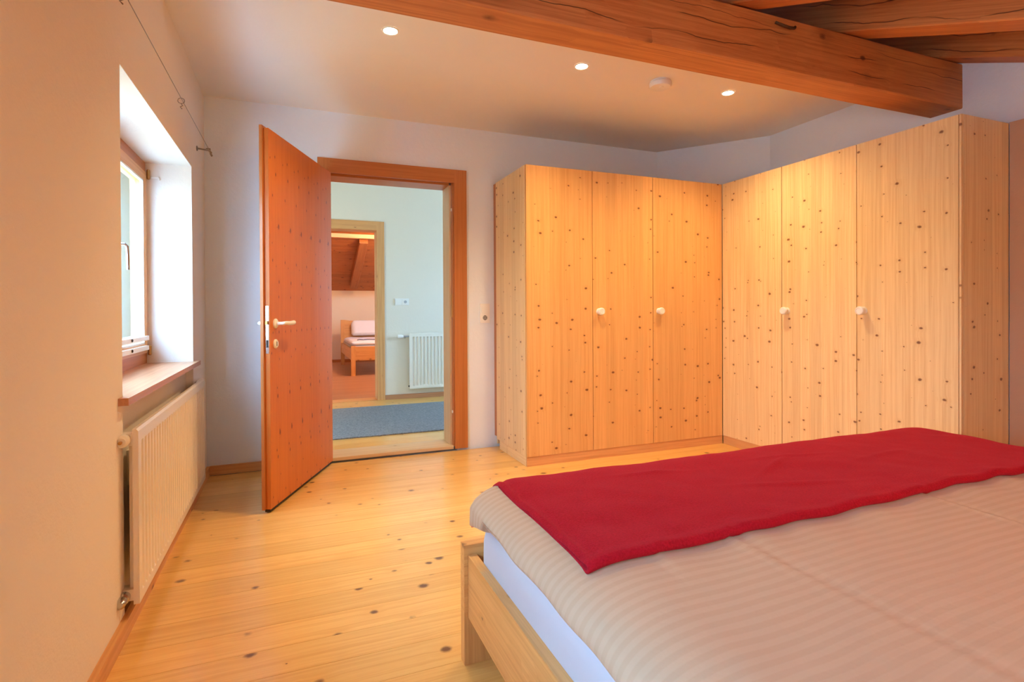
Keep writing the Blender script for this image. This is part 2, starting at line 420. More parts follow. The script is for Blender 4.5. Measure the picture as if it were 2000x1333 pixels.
# ================================================================== MAIN ROOM SHELL
XW, YF = 4.256, -5.2
floor = box('floor', (-0.04, YF, -0.14), (XW, 0.0, -0.014), M_DARK, None, 0, **ST)
BW = 0.1471; y = -0.76 + 5 * BW
k = 0
random.seed(3)
while y - BW > YF - BW:
    y1 = min(y, -0.0005); y0 = max(y - BW, YF)
    if y1 - y0 > 0.01:
        box('floorboard', (0.0, y0 + 0.0006, -0.014), (XW, y1 - 0.0006, 0.0), 'floor', floor, 0.0012)
    y -= BW
T = 0.30
wy0, wy1, wz0, wz1 = -1.93, -0.5, 0.785, 1.954
gz = lambda yy: 2.58 + 0.41 * (yy + 2.15) + 0.21       # underside of the roof boards
w2 = (-4.95, -3.0, 0.92, 1.56)
def gable(name, x0, x1, openings, niche=None):
    """left / right wall under the sloping roof, in strips along y"""
    ys = sorted(set([YF - 0.3, 0.0] + [v for o_ in openings for v in o_[:2]] + ([niche[1], niche[2]] if niche else [])))
    bm = bmesh.new(); lst = []
    for a, b in zip(ys, ys[1:]):
        cuts = [o_ for o_ in openings if o_[0] <= a + 1e-6 and o_[1] >= b - 1e-6]
        zs = [(-0.14, None)]
        if cuts: zs = [(-0.14, cuts[0][2]), (cuts[0][3], None)]
        for z0, z1 in zs:
            X1 = x1
            if niche and z0 < 0 and niche[1] <= a + 1e-6 and niche[2] >= b - 1e-6 and z1: X1 = niche[0]
            za, zb = (gz(a), gz(b)) if z1 is None else (z1, z1)
            vs = [bm.verts.new(p) for p in ((x0, a, z0), (X1, a, z0), (X1, b, z0), (x0, b, z0), (x0, a, za), (X1, a, za), (X1, b, zb), (x0, b, zb))]
            for f in ((0, 3, 2, 1), (4, 5, 6, 7), (0, 1, 5, 4), (1, 2, 6, 5), (2, 3, 7, 6), (3, 0, 4, 7)): bm.faces.new([vs[i] for i in f])
    return bm
bm = gable('w', -T, 0.0, [(wy0, wy1, wz0, wz1), w2], niche=(-0.04, wy0, wy1))
wall_left = link('wall_left', finish(bm, M_WALLC), (0, 0, 0), **ST)
bm = gable('w', XW, XW + T, [])
wall_right = link('wall_right', finish(bm, M_WALL), (0, 0, 0), **ST)
# lower part of the right-hand wall stands a little proud, in a darker tan
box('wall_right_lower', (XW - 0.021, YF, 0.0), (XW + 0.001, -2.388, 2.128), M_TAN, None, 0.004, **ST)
DX0, DX1, DZ = 0.775, 1.745, 2.135
boxes('wall_back', [((-T, 0.0, -0.14), (DX0, 0.245, 3.6)), ((DX1, 0.0, -0.14), (XW + T, 0.245, 3.6)), ((DX0, 0.0, DZ), (DX1, 0.245, 3.6)), ((DX0, 0.0, -0.14), (DX1, 0.245, -0.01))], M_WALL, None, origin=(0, 0, 0), **ST)
prism('wall_corner', [(3.658, 0.001), (XW + 0.001, -0.737), (XW + 0.001, 0.001)], 2, 0.0, 2.56, M_WALL, None, **ST)
box('wall_front', (-T, YF - 0.3, -0.14), (XW + T, YF, gz(YF) + 0.02), M_WALLC, None, 0, **ST)
# flat ceiling with drilled spot recesses kept simple: slab
box('ceiling', (-0.002, -1.985, HC), (XW + 0.002, 0.002, HC + 0.03), M_CEIL, None, 0, **ST)
# sloping boarded roof above the rafters
roof = empty('ceiling_sloping', (2.1, -2.6, 2.6), **ST)
s = 0.41; cl = math.sqrt(1 + s * s)
yy = YF - 0.3; k = 0
while yy < 0.2:
    y2 = yy + 0.135; e = 0.003
    z0 = gz(yy); z2 = gz(y2 - e)
    prism('roof_board', [(yy, z0), (y2 - e, z2), (y2 - e, z2 + 0.022), (yy, z0 + 0.022)], 0, -T, XW + T, wood('roof', 0), roof)
    yy = y2
prism('roof_cover', [(YF - 0.3, gz(YF - 0.3) + 0.024), (0.3, gz(0.3) + 0.024), (0.3, gz(0.3) + 0.06), (YF - 0.3, gz(YF - 0.3) + 0.06)], 0, -T, XW + T, M_DARK, roof)

# ================================================================== BEAM AND RAFTERS
def rafter_beam(xa, xb, ya, yb, zc, h, slope, kind='beam', **props):
    ang = math.atan(slope); L = (yb - ya) / math.cos(ang) - h * abs(math.sin(ang)) * math.cos(ang) * 2
    hp = h * math.cos(ang); ym = (ya + yb) / 2
    o = rough_beam('rafter', (xa, ym - L / 2, zc - hp / 2), (xb, ym + L / 2, zc + hp / 2), wood(kind, 1), None, 0.002, ax=1, n=40, **props)
    o.rotation_euler = (ang, 0, 0); return o
def rough_beam(name, a, b, mat, parent=None, amp=0.003, ax=0, n=60, bevel=0.006, shear=0.0, **props):
    c = [(a[i] + b[i]) / 2 for i in range(3)]; L = b[ax] - a[ax]
    oth = [i for i in range(3) if i != ax]
    bm = bmesh.new(); rings = []
    hw = [(b[i] - a[i]) / 2 for i in oth]; q = bevel
    prof = [(-hw[0], -hw[1] + q), (-hw[0] + q, -hw[1]), (hw[0] - q, -hw[1]), (hw[0], -hw[1] + q), (hw[0], hw[1] - q), (hw[0] - q, hw[1]), (-hw[0] + q, hw[1]), (-hw[0], hw[1] - q)]
    sd = random.random() * 50
    for i in range(n + 1):
        t = -L / 2 + L * i / n; ring = []
        for k, (p0, p1) in enumerate(prof):
            d0 = noise.noise(Vector((t * 1.7, k * 3.1, sd))) * amp; d1 = noise.noise(Vector((t * 1.7, k * 3.1 + 40, sd))) * amp
            v = [0, 0, 0]; v[ax] = t; v[oth[0]] = p0 + d0; v[oth[1]] = p1 + d1 + shear * t
            ring.append(bm.verts.new(v))
        rings.append(ring)
    for A, B in zip(rings, rings[1:]):
        for k in range(8): bm.faces.new((A[k], A[(k + 1) % 8], B[(k + 1) % 8], B[k]))
    bm.faces.new(rings[0][::-1]); bm.faces.new(rings[-1])
    return link(name, finish(bm, mat, True), c, parent, **props)
random.seed(11)
beam = rough_beam('ceiling_beam', (-0.05, -2.148, 2.29), (XW + 0.002, -1.964, 2.552), wood('beam', 0), None, 0.003,
                  label='thick horizontal pine beam with drying cracks running across the room below the ceiling', category='beam')
for nm, pts in (('iron_hook', [(2.762, -2.152, 2.515), (2.79, -2.17, 2.497), (2.83, -2.175, 2.49), (2.87, -2.17, 2.497), (2.895, -2.152, 2.516)]),):
    tube(nm, pts, 0.007, plain('rusty_iron', rgb(92, 66, 44), 0.6, metal=0.6), beam, 8, label='small bent iron hook in the beam face')
RL = [('first exposed rafter from the left, cut off by the top edge of the photo', 2.495, 2.660),
      ('middle exposed rafter, square timber resting on the cracked beam', 3.235, 3.445),
      ('exposed rafter lying against the right wall above the tall wardrobes', 4.050, 4.250)]
for lab, xa, xb in RL:
    ya, yb = YF + 0.004, -0.004; zc = 2.556 + 0.41 * ((ya + yb) / 2 + 2.15) + 0.10
    rafter_beam(xa, xb, ya, yb, zc, 0.20, 0.41,
               label=lab, category='rafter', group='rafters above the beam')
for lab, xa, xb in (('rafter over the doorway side of the room, just outside the top of the photo', 1.74, 1.90), ('rafter over the foot of the camera side, outside the photo', 0.98, 1.14), ('rafter nearest the left window wall, outside the photo', 0.2, 0.36)):
    zc = 2.556 + 0.41 * (YF / 2 + 2.15) + 0.10
    rafter_beam(xa, xb, YF + 0.004, -0.004, zc, 0.20, 0.41,
               label='exposed ' + lab, category='rafter', group='rafters above the beam')

# ================================================================== BASEBOARDS
def baseboard(name, a, b, mat='sill'):
    return box(name, a, b, mat, None, 0.003, **ST)
baseboard('baseboard_left', (0.0, YF, 0.0), (0.02, -0.001, 0.06), 'frame')
baseboard('baseboard_back', (0.02, -0.018, 0.0), (0.716, -0.0005, 0.062), 'frame')
box('baseboard_niche', (-0.04, wy0, 0.0), (0.0, wy1, 0.05), 'sill', None, 0.002, **ST)

# ================================================================== WINDOW 1
def window(n, y0, y1, z0, z1, x, mull, handle, hinges=False):
    W = empty('window_%d' % n, (x, (y0 + y1) / 2, z0), **ST)
    fw = 0.06
    box('window_frame', (x - 0.05, y0, z1 - fw), (x + 0.012, y1, z1), 'casing', W, 0.004)
    box('window_frame', (x - 0.05, y0, z0), (x + 0.012, y1, z0 + fw), 'casing', W, 0.004)
    for a in ((y0, y0 + fw * .5), (y1 - fw * .5, y1)):
        box('window_frame', (x - 0.05, a[0], z0 + fw), (x + 0.012, a[1], z1 - fw), 'frame', W, 0.004)
    ys = [y0 + fw * .5] + ([mull] if mull else []) + [y1 - fw * .5]
    for a, b in zip(ys, ys[1:]):
        a += 0.002; b -= 0.002; za, zb = z0 + fw + 0.002, z1 - fw - 0.002; q = 0.052
        S = empty('sash', (x, (a + b) / 2, za)); S.parent = W; S.location = Vector((x, (a + b) / 2, za)) - ORG[W]
        box('top_rail', (x - 0.045, a, zb - q), (x + 0.022, b, zb), 'frame', S, 0.004)
        box('bottom_rail', (x - 0.045, a, za), (x + 0.022, b, za + q), 'frame', S, 0.004)
        box('stile', (x - 0.045, a, za + q), (x + 0.022, a + q, zb - q), 'frame', S, 0.004)
        box('stile', (x - 0.045, b - q, za + q), (x + 0.022, b, zb - q), 'frame', S, 0.004)
        g_ = 0.009
        boxes('glazing_gasket', [((x + 0.004, a + q, za + q), (x + 0.020, a + q + g_, zb - q)), ((x + 0.004, b - q - g_, za + q), (x + 0.020, b - q, zb - q)),
              ((x + 0.004, a + q + g_, za + q), (x + 0.020, b - q - g_, za + q + g_)), ((x + 0.004, a + q + g_, zb - q - g_), (x + 0.020, b - q - g_, zb - q))], M_WHITE, S, 0.001)
        boxes('pane', [((x - 0.012, a + q - 0.004, za + q - 0.004), (x - 0.008, b - q + 0.004, zb - q + 0.004))], M_GLASS, S)
    return W
W1 = window(1, wy0, wy1, 0.81, wz1, -0.242, -1.215, True)
# white weather bars low on the sash, each with its small dark drain cap
for z_ in (0.945, 0.892):
    b_ = box('drip_bar', (-0.222, -1.86, z_), (-0.203, -0.575, z_ + 0.024), M_WHITE, W1, 0.005, 2)
    for yy in (-0.93, -1.5):
        lathe('drain_cap', [(0.008, 0), (0.008, 0.004), (0.004, 0.006)], (-0.203, yy, z_ + 0.014), M_DARK, b_, 'x', 12)
hn = lathe('window_handle', [(0.014, 0), (0.014, 0.008), (0.009, 0.012)], (-0.220, -1.14, 1.42), M_CHROME, W1, 'x', 16)
tube('handle_lever', [(-0.21, -1.14, 1.42), (-0.178, -1.14, 1.42), (-0.170, -1.14, 1.41), (-0.168, -1.138, 1.36), (-0.168, -1.136, 1.30)], 0.007, M_CHROME, hn, 10)
for z_ in (1.885, 0.885):
    lathe('hinge_barrel', [(0.005, -0.028), (0.009, -0.024), (0.009, 0.024), (0.005, 0.028)], (-0.212, -0.516, z_), M_BRASS, W1, 'z', 12)
tube('hinge_cap', [(-0.20, -0.505, 1.872), (-0.165, -0.508, 1.872), (-0.160, -0.508, 1.858)], 0.006, M_WHITE, W1, 8)
sill = box('windowsill', (-0.242, -1.985, 0.786), (0.030, -0.435, 0.811), 'sill', None, 0.004, 2,
           label='brown wooden windowsill board below the bright window above the long radiator', category='windowsill')
W2 = window(2, w2[0], w2[1], w2[2], w2[3], -0.242, None, False)
# roughcast board screen standing outside the window
scr = empty('board_screen', (-0.9, -0.16, 0.0), label='pale upright board screen standing outside, seen through the window glass, plus an added unseen row that dims the daylight', category='screen')
for i in range(13):
    xx = -0.42 - 0.152 * i
    box('board', (xx - 0.148, -0.30 + 0.0, -0.6), (xx, -0.275, 3.0), wood('pale', 2), scr, 0.004)
for i in range(17):  # unseen second row, added to hold daylight off the window reveal
    yy = -0.31 - 0.152 * i
    box('board', (-1.55, yy - 0.148, -0.6), (-1.525, yy, 1.9), wood('pale', 2), scr, 0.004)  # board of the added unseen row
for zz in (0.2, 2.4):
    box('rail', (-2.45, -0.274, zz), (-0.42, -0.24, zz + 0.09), 'pale', scr, 0.004)
for zz in (0.2, 1.7):
    box('rail', (-1.59, -2.88, zz), (-1.551, -0.31, zz + 0.09), 'pale', scr, 0.004)  # rail of the added unseen row
gr = box('ground', (-40, -40, -3.2), (-0.6, 40, -3.0), plain('pale_ground', rgb(205, 208, 205), 0.9), None, 0, **ST)

# ================================================================== RADIATORS
def radiator(name, along, lo, hi, wallpos, front, z0, z1, pitch, depth, lab, grp=None):
    """along = 'y' (front faces +x) or 'x' (front faces -y)"""
    def P(t, n, z): return (n, t, z) if along == 'y' else (t, n, z)
    sgn = 1 if front > wallpos else -1
    root = empty(name, P((lo + hi) / 2, wallpos, z0), label=lab, category='radiator')
    bm = bmesh.new(); c = Vector(P((lo + hi) / 2, front, (z0 + z1) / 2))
    # fluted front: rows of (t, offset)
    m0 = 0.028; fl = []
    nfl = int((hi - lo - 2 * m0) / pitch); st = (hi - lo - 2 * m0) / nfl
    rows = [(lo, 0.0), (lo + m0, 0.0)]
    for i in range(nfl):
        t0 = lo + m0 + i * st
        rows += [(t0 + st * 0.22, 0.0), (t0 + st * 0.38, -depth), (t0 + st * 0.72, -depth), (t0 + st * 0.88, 0.0)]
    rows += [(hi - m0, 0.0), (hi, 0.0)]
    zl = [(z0, 0), (z0 + 0.030, 0), (z0 + 0.045, 1), (z1 - 0.058, 1), (z1 - 0.045, 0), (z1 - 0.008, 0), (z1, -1)]
    grid = []
    for z, k in zl:
        row = []
        for t, d in rows:
            dd = d if k == 1 else (0.0 if k == 0 else -0.007)
            row.append(bm.verts.new(Vector(P(t, front + sgn * dd, z)) - c))
        grid.append(row)
    for A, B in zip(grid, grid[1:]):
        for k in range(len(A) - 1): bm.faces.new((A[k], A[k + 1], B[k + 1], B[k]))
    # back of the sheet
    back = front - sgn * 0.018
    bb = [bm.verts.new(Vector(P(t, back, z)) - c) for t, z in ((lo, z0), (hi, z0), (hi, z1), (lo, z1))]
    bm.faces.new(bb)
    g0, g1 = grid[0], grid[-1]
    bm.faces.new(g0 + [bb[1], bb[0]]); bm.faces.new(g1[::-1] + [bb[3], bb[2]])
    bm.faces.new([r[0] for r in grid][::-1] + [bb[0], bb[3]]); bm.faces.new([r[-1] for r in grid] + [bb[2], bb[1]])
    link('front_panel', finish(bm, M_RAD, True), c, root)
    b2 = back - sgn * 0.014
    a_ = P(lo + 0.02, min(back, b2), z0 + 0.03); b_ = P(hi - 0.02, max(back, b2), z1 - 0.06)
    box('convector_plate', a_, b_, M_RAD, root, 0.003)
    for t in (lo + 0.25, hi - 0.25):
        a_ = P(t - 0.02, min(b2, wallpos), z1 - 0.25); b_ = P(t + 0.02, max(b2, wallpos), z1 - 0.12)
        box('wall_bracket', a_, b_, M_RAD, root, 0.002)
    return root, P, sgn, back
rad, P, sg, bk = radiator('radiator', 'y', -1.955, -0.43, -0.04, 0.050, 0.098, 0.700, 0.045, 0.011,
    'long white fluted panel radiator on the left wall below the windowsill')
# near end: bleed plug, lower valve; far end: thermostat head and supply
pm = M_RAD
vp = lathe('end_plug', [(0.021, 0.0), (0.021, -0.022), (0.015, -0.030), (0.015, -0.036), (0.006, -0.037)], (0.008, -1.957, 0.664), pm, rad, 'y', 20)
lathe('bleed_screw', [(0.006, 0.0), (0.006, -0.008), (0.003, -0.009)], (0.008, -1.994, 0.664), M_BRASS, vp, 'y', 10)
box('top_header', (-0.006, -1.955, 0.645), (0.032, -1.91, 0.684), pm, rad, 0.008, 2)
box('bottom_header', (-0.006, -1.955, 0.112), (0.032, -1.91, 0.150), pm, rad, 0.008, 2)
vv = lathe('return_valve', [(0.019, 0.0), (0.019, -0.02), (0.012, -0.028), (0.017, -0.032), (0.017, -0.055), (0.010, -0.060)], (0.006, -1.957, 0.130), M_CHROME, rad, 'y', 16)
tube('return_pipe', [(0.006, -1.985, 0.130), (0.0, -1.99, 0.085), (-0.002, -1.985, 0.070)], 0.0075, pm, vv, 10)
tv = lathe('thermostat_head', [(0.012, 0.0), (0.017, 0.010), (0.022, 0.022), (0.023, 0.060), (0.018, 0.072)], (0.020, -0.428, 0.672), M_WHITE, rad, 'y', 20)
tube('supply_elbow', [(0.02, -0.44, 0.672), (-0.01, -0.44, 0.672), (-0.035, -0.44, 0.672)], 0.011, M_CHROME, rad, 10)
lathe('lower_valve', [(0.013, 0.0), (0.013, 0.03), (0.008, 0.036)], (0.020, -0.428, 0.128), M_CHROME, rad, 'y', 14)

# ================================================================== CURTAIN WIRE
cw = empty('curtain_wire', (0.0, -0.306, 2.115), label='thin steel curtain wire stretched high along the left wall above the window', category='curtain wire')
M_STEEL = plain('dull_steel', rgb(150, 140, 128), 0.35, metal=0.9)
lathe('wall_plate', [(0.016, 0.0), (0.016, 0.004), (0.007, 0.008)], (0.0, -0.306, 2.115), M_STEEL, cw, 'x', 16)
tube('bracket_arm', [(0.004, -0.306, 2.115), (0.072, -0.306, 2.108)], 0.005, M_STEEL, cw, 8)
tn = tube('tensioner', [(0.070, -0.300, 2.112), (0.070, -0.33, 2.104), (0.080, -0.315, 2.092), (0.074, -0.29, 2.094), (0.082, -0.285, 2.078)], 0.006, M_STEEL, cw, 8)
lathe('clamp_screw', [(0.009, -0.012), (0.009, 0.012)], (0.066, -0.325, 2.108), M_STEEL, cw, 'x', 12)
tube('wire', [(0.070, -0.31, 2.108), (0.070, -2.3, 2.085), (0.070, -4.6, 2.02)][:2], 0.0016, M_STEEL, cw, 6)
def ring(name, c, R, r, mat, parent, n=20):
    pts = [(c[0] + R * math.cos(2 * PI * k / n), c[1], c[2] + R * math.sin(2 * PI * k / n)) for k in range(n + 1)]
    return tube(name, pts, r, mat, parent, 6)
for i, yy in enumerate((-1.235, -2.19)):
    t_ = 2.108 - 0.0115 * (-(yy) - 0.31)
    rg = empty('curtain_ring', (0.07, yy, t_), label=('small steel curtain ring with clip hanging on the wire near the wall corner', 'small steel curtain ring at the top edge of the photo on the wire')[i], category='curtain ring', group='rings on the curtain wire')
    tube('loop', [(0.07 + 0.014 * math.cos(a), yy + 0.004 * math.sin(a), t_ - 0.012 + 0.014 * math.sin(a)) for a in [2 * PI * k / 16 for k in range(17)]], 0.0016, M_STEEL, rg, 6)
    tube('clip', [(0.07, yy, t_ - 0.026), (0.076, yy, t_ - 0.034), (0.066, yy - 0.002, t_ - 0.042), (0.074, yy, t_ - 0.050)], 0.0022, M_STEEL, rg, 6)

# ================================================================== DOOR 1 (open leaf, frame, threshold)
D1 = empty('door_1', (1.26, 0.0, 0.0), **ST)
cz, ci = 2.210, 2.106
box('casing', (0.716, -0.018, 0.012), (0.800, 0.0, cz), wood('casing', 2), D1, 0.003)
box('casing', (1.726, -0.018, 0.012), (1.829, 0.0, cz), wood('casing', 2), D1, 0.003)
box('casing', (0.800, -0.018, ci), (1.726, 0.0, cz), wood('casing', 0), D1, 0.003)
# jamb: stop rebate then pale lining
box('jamb', (1.718, 0.0, 0.03), (1.745, 0.048, ci + 0.012), wood('casing', 2), D1, 0.002)
box('jamb', (1.704, 0.048, 0.03), (1.745, 0.245, ci - 0.008), wood('pale', 2), D1, 0.002, label='pale jamb lining on the latch side')
box('jamb', (0.776, 0.0, 0.03), (0.804, 0.245, ci + 0.012), wood('casing', 2), D1, 0.002)
box('head_lining', (0.804, 0.048, ci - 0.008), (1.704, 0.245, ci + 0.03), wood('casing', 0), D1, 0.002)
box('head_lining', (0.804, 0.0, ci + 0.010), (1.718, 0.048, ci + 0.029), wood('casing', 0), D1, 0.002)
box('threshold', (0.804, 0.0, 0.008), (1.718, 0.245, 0.032), 'pale', D1, 0.003, label='pale wooden threshold board with a dark gap below')
for z_ in (1.14, 0.3, 1.9):
    box('strike_plate' if z_ == 1.14 else 'frame_buffer', (1.712, 0.012, z_ - (0.09 if z_ == 1.14 else 0.01)), (1.719, 0.034, z_ + (0.09 if z_ == 1.14 else 0.01)), M_BRASS if z_ == 1.14 else M_WHITE, D1, 0.001)
ANG = math.radians(-112.93)
LV = empty('door_leaf_pivot', (0.806, -0.03, 0.0), ANG, True)
# leaf frame: +X towards the latch edge, +Y towards the camera-side face
bm = bmesh.new()
lw, lt, lip = 0.975, 2.112, 0.0165
z_b = 0.022
c = Vector((0, 0, 0))
bbox_add(bm, (0.0, -0.026, z_b), (lw - 0.004, 0.0, lt - 0.012), c)
leaf = link('leaf', finish(bm, wood('door', 2), True, 0.002), (0.806, -0.03, 0.0), None)
bpy.data.objects.remove(LV)
leaf.parent = D1; leaf.location = Vector((0.806, -0.03, 0.0)) - ORG[D1]; leaf.rotation_euler = (0, 0, ANG)
ORG[leaf] = Vector((0, 0, 0)); leaf['label'] = 'open leaf of orange-brown pine with rows of dark knots'
box('rebate_lip', (-0.0, -0.026 - lip, z_b), (lw + 0.013, -0.027, lt), wood('casing', 2), leaf, 0.003)
box('leaf_gap_shade', (0.01, -0.035, 0.006), (lw - 0.01, -0.006, z_b), M_DARK, leaf, 0.001)  # dark strip that paints the shadow in the gap below the leaf
hz = 1.035
lk = box('lock_plate', (lw - 0.004, -0.021, 0.872), (lw - 0.0015, -0.004, 1.132), M_CHROME, leaf, 0.001)
box('latch_bolt', (lw - 0.002, -0.018, 1.030), (lw + 0.009, -0.007, 1.050), M_BRASS, leaf, 0.001)
box('key_bolt', (lw - 0.003, -0.018, 0.905), (lw - 0.0005, -0.007, 0.945), M_DARK, leaf, 0.0005)
for side, lab in ((1, 'cream white door handle'), (-1, None)):
    y0 = 0.0 if side == 1 else -0.0425
    X = 0.905
    rs = lathe('handle_rose', [(0.027, 0.0), (0.027, side * 0.006), (0.022, side * 0.010), (0.012, side * 0.012)], (X, y0, hz), M_WHITE, leaf, 'y', 28)
    tube('door_handle', [(X, y0 + side * 0.008, hz), (X, y0 + side * 0.035, hz), (X - 0.006, y0 + side * 0.048, hz + 0.001), (X - 0.022, y0 + side * 0.054, hz + 0.002),
         (X - 0.06, y0 + side * 0.055, hz), (X - 0.095, y0 + side * 0.056, hz + 0.001), (X - 0.120, y0 + side * 0.054, hz + 0.003), (X - 0.128, y0 + side * 0.050, hz + 0.003)], 0.0105, M_WHITE, leaf, 14,
         rs=[0.0095, 0.0095, 0.0105, 0.0105, 0.0115, 0.0125, 0.0125, 0.008])
    es = lathe('escutcheon', [(0.026, 0.0), (0.026, side * 0.005), (0.021, side * 0.009), (0.010, side * 0.0095)], (X, y0, 0.922), M_WHITE, leaf, 'y', 28)
    box('keyhole', (X - 0.003, min(y0 + side * 0.0090, y0 + side * 0.0105), 0.910), (X + 0.003, max(y0 + side * 0.0090, y0 + side * 0.0105), 0.934), M_DARK, leaf, 0.0005)
for z_ in (0.25, 1.1, 1.9):
    lathe('hinge', [(0.005, -0.045), (0.008, -0.042), (0.008, 0.042), (0.005, 0.045)], (-0.006, -0.03, z_), M_BRASS, leaf, 'z', 12)

# ================================================================== SWITCH AND SOCKET
def outlet(xc, y, zc, w_, h_, parts, lab, cat):
    r = empty('wall_switch', (xc, y, zc), label=lab, category=cat)
    box('cover_frame', (xc - w_ / 2, y - 0.009, zc - h_ / 2), (xc + w_ / 2, y, zc + h_ / 2), M_WHITE, r, 0.003, 2)
    for kind_, dx, dz in parts:
        x, z = xc + dx, zc + dz
        if kind_ == 'rocker':
            prism('rocker', [(y - 0.009, z - 0.030), (y - 0.017, z - 0.030), (y - 0.011, z + 0.030), (y - 0.009, z + 0.030)], 0, x - 0.030, x + 0.030, M_WHITE, r, 0.001)
        else:
            s_ = box('socket_insert', (x - 0.030, y - 0.012, z - 0.030), (x + 0.030, y - 0.009, z + 0.030), M_WHITE, r, 0.003)
            bm = bmesh.new()
            lathe('socket_well', [(0.020, -0.0122), (0.019, -0.0125), (0.0175, -0.0118), (0.001, -0.0119)], (x, y, z), plain('socket_inner', rgb(150, 146, 140), 0.6), s_, 'y', 24)
            for dd in (-0.0095, 0.0095):
                lathe('pin_hole', [(0.0032, -0.0126), (0.001, -0.0129)], (x + dd, y, z), M_DARK, s_, 'y', 10)
            for dd in (-0.016, 0.016):
                box('earth_clip', (x - 0.0035, y - 0.0128, z + dd - 0.003), (x + 0.0035, y - 0.0120, z + dd + 0.003), M_DARK, s_, 0)
    return r
outlet(1.981, -0.0005, 1.079, 0.081, 0.155, [('rocker', 0, 0.036), ('socket', 0, -0.036)], 'white light switch with socket below, between door frame and wardrobe', 'switch')

# ================================================================== WARDROBES
knob_me = {}
def knob(name, p, axis, parent):
    key = axis
    if key not in knob_me:
        prof = [(0.024, 0.0), (0.021, -0.004), (0.0205, -0.014), (0.024, -0.019), (0.027, -0.026), (0.027, -0.040), (0.025, -0.044), (0.018, -0.046), (0.0165, -0.0445), (0.001, -0.0445)]
        knob_me[key] = lathe_mesh(prof, M_WHITE, axis, 28)
    return link(name, knob_me[key], p, parent)
WH = 2.123
ax0, ay = 2.061, -0.661
wa = empty('wardrobe', (2.94, -0.33, 0.0), label='three-door knotty pine wardrobe against the back wall, right of the doorway', category='wardrobe')
wx = 3.812
# side panel stops short of the wall; a filler strip closes the gap
box('side_panel', (ax0, ay + 0.021, 0.070), (ax0 + 0.019, -0.055, WH), wood('wardrobe', 2), wa, 0.0015)
box('side_plinth', (ax0 + 0.003, ay + 0.021, 0.0), (ax0 + 0.019, -0.11, 0.069), 'wardrobe', wa, 0.0015)
box('filler_strip', (ax0 + 0.002, -0.054, 0.088), (ax0 + 0.019, -0.001, WH - 0.002), wood('casing', 2), wa, 0.0015, label='darker strip closing the gap to the wall')
box('plinth', (ax0 + 0.003, ay + 0.004, 0.0), (wx + 0.0, ay + 0.020, 0.067), wood('frame', 0), wa, 0.0015)
box('carcass_top', (ax0 + 0.02, ay + 0.03, WH - 0.03), (wx + 0.02, -0.60, WH - 0.006), 'wardrobe', wa, 0.0015)
for a, b in ((ax0 + 0.001, 2.595), (2.595, 3.129), (3.129, wx - 0.001)):
    d = box('wardrobe_door', (a + 0.0025, ay, 0.069), (b - 0.0025, ay + 0.020, WH), wood('wardrobe_warmlit', 2), wa, 0.0018)
    if a > 2.1: knob('knob', (a + 0.054, ay, 1.090), 'y', d)
box('inner_divider', (2.585, ay + 0.022, 0.07), (2.604, -0.02, WH - 0.03), 'wardrobe', wa, 0)
box('inner_divider', (3.119, ay + 0.022, 0.07), (3.138, -0.02, WH - 0.03), 'wardrobe', wa, 0)
box('back_panel', (ax0 + 0.02, -0.02, 0.02), (3.64, -0.004, WH - 0.01), M_TAN, wa, 0)
wb = empty('wardrobe', (4.0, -1.52, 0.0), label='three-door pine wardrobe along the right wall behind the bed, forming the corner', category='wardrobe')
by3 = -2.385
M_WX = wood('wardrobe', 2)
def wood_yz(kind):   # grain upright, staves counted along y (doors that face the left wall)
    key = (kind, 'yz')
    if key in _wood: return _wood[key]
    m = wood(kind, 2).copy(); m.name = 'wood_%s_facing_x' % kind; nt = m.node_tree
    sep = [n for n in nt.nodes if n.type == 'SEPXYZ'][0]
    lx = [l.to_socket for l in list(nt.links) if l.from_socket == sep.outputs[0]]
    ly = [l.to_socket for l in list(nt.links) if l.from_socket == sep.outputs[1]]
    for l in list(nt.links):
        if l.from_node == sep and l.from_socket in (sep.outputs[0], sep.outputs[1]): nt.links.remove(l)
    for s_ in lx: nt.links.new(sep.outputs[1], s_)
    for s_ in ly: nt.links.new(sep.outputs[0], s_)
    _wood[key] = m; return m
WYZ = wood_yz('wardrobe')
wa.children[0].data.materials[0] = WYZ
for ch in wa.children:
    if ch.name.startswith('side_panel'): ch.data.materials[0] = WYZ
bx1 = 4.233
for a, b in ((-1.247, ay - 0.001), (-1.809, -1.247), (by3 + 0.012, -1.809)):
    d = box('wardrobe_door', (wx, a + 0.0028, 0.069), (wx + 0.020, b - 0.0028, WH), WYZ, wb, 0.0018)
    if b < -1.0: knob('knob', (wx, b - 0.045, 1.088), 'x', d)
for c_ in wb.children_recursive:
    if c_.name.startswith('knob'): pass
box('plinth', (wx + 0.004, by3 + 0.02, 0.0), (wx + 0.019, ay - 0.002, 0.067), wood('frame', 1), wb, 0.0015)
box('side_panel', (wx + 0.021, by3, 0.0), (bx1, by3 + 0.019, WH), wood('wardrobe', 2), wb, 0.0015)
box('door_edge_strip', (wx, by3 + 0.001, 0.069), (wx + 0.0195, by3 + 0.0105, WH), wood('wardrobe', 2), wb, 0.001)
box('carcass_top', (wx + 0.022, by3 + 0.02, WH - 0.03), (bx1, ay - 0.08, WH - 0.006), 'wardrobe', wb, 0.001)
box('inner_divider', (wx + 0.022, -1.256, 0.07), (bx1, -1.238, WH - 0.03), 'wardrobe', wb, 0)
box('inner_divider', (wx + 0.022, -1.818, 0.07), (bx1, -1.80, WH - 0.03), 'wardrobe', wb, 0)

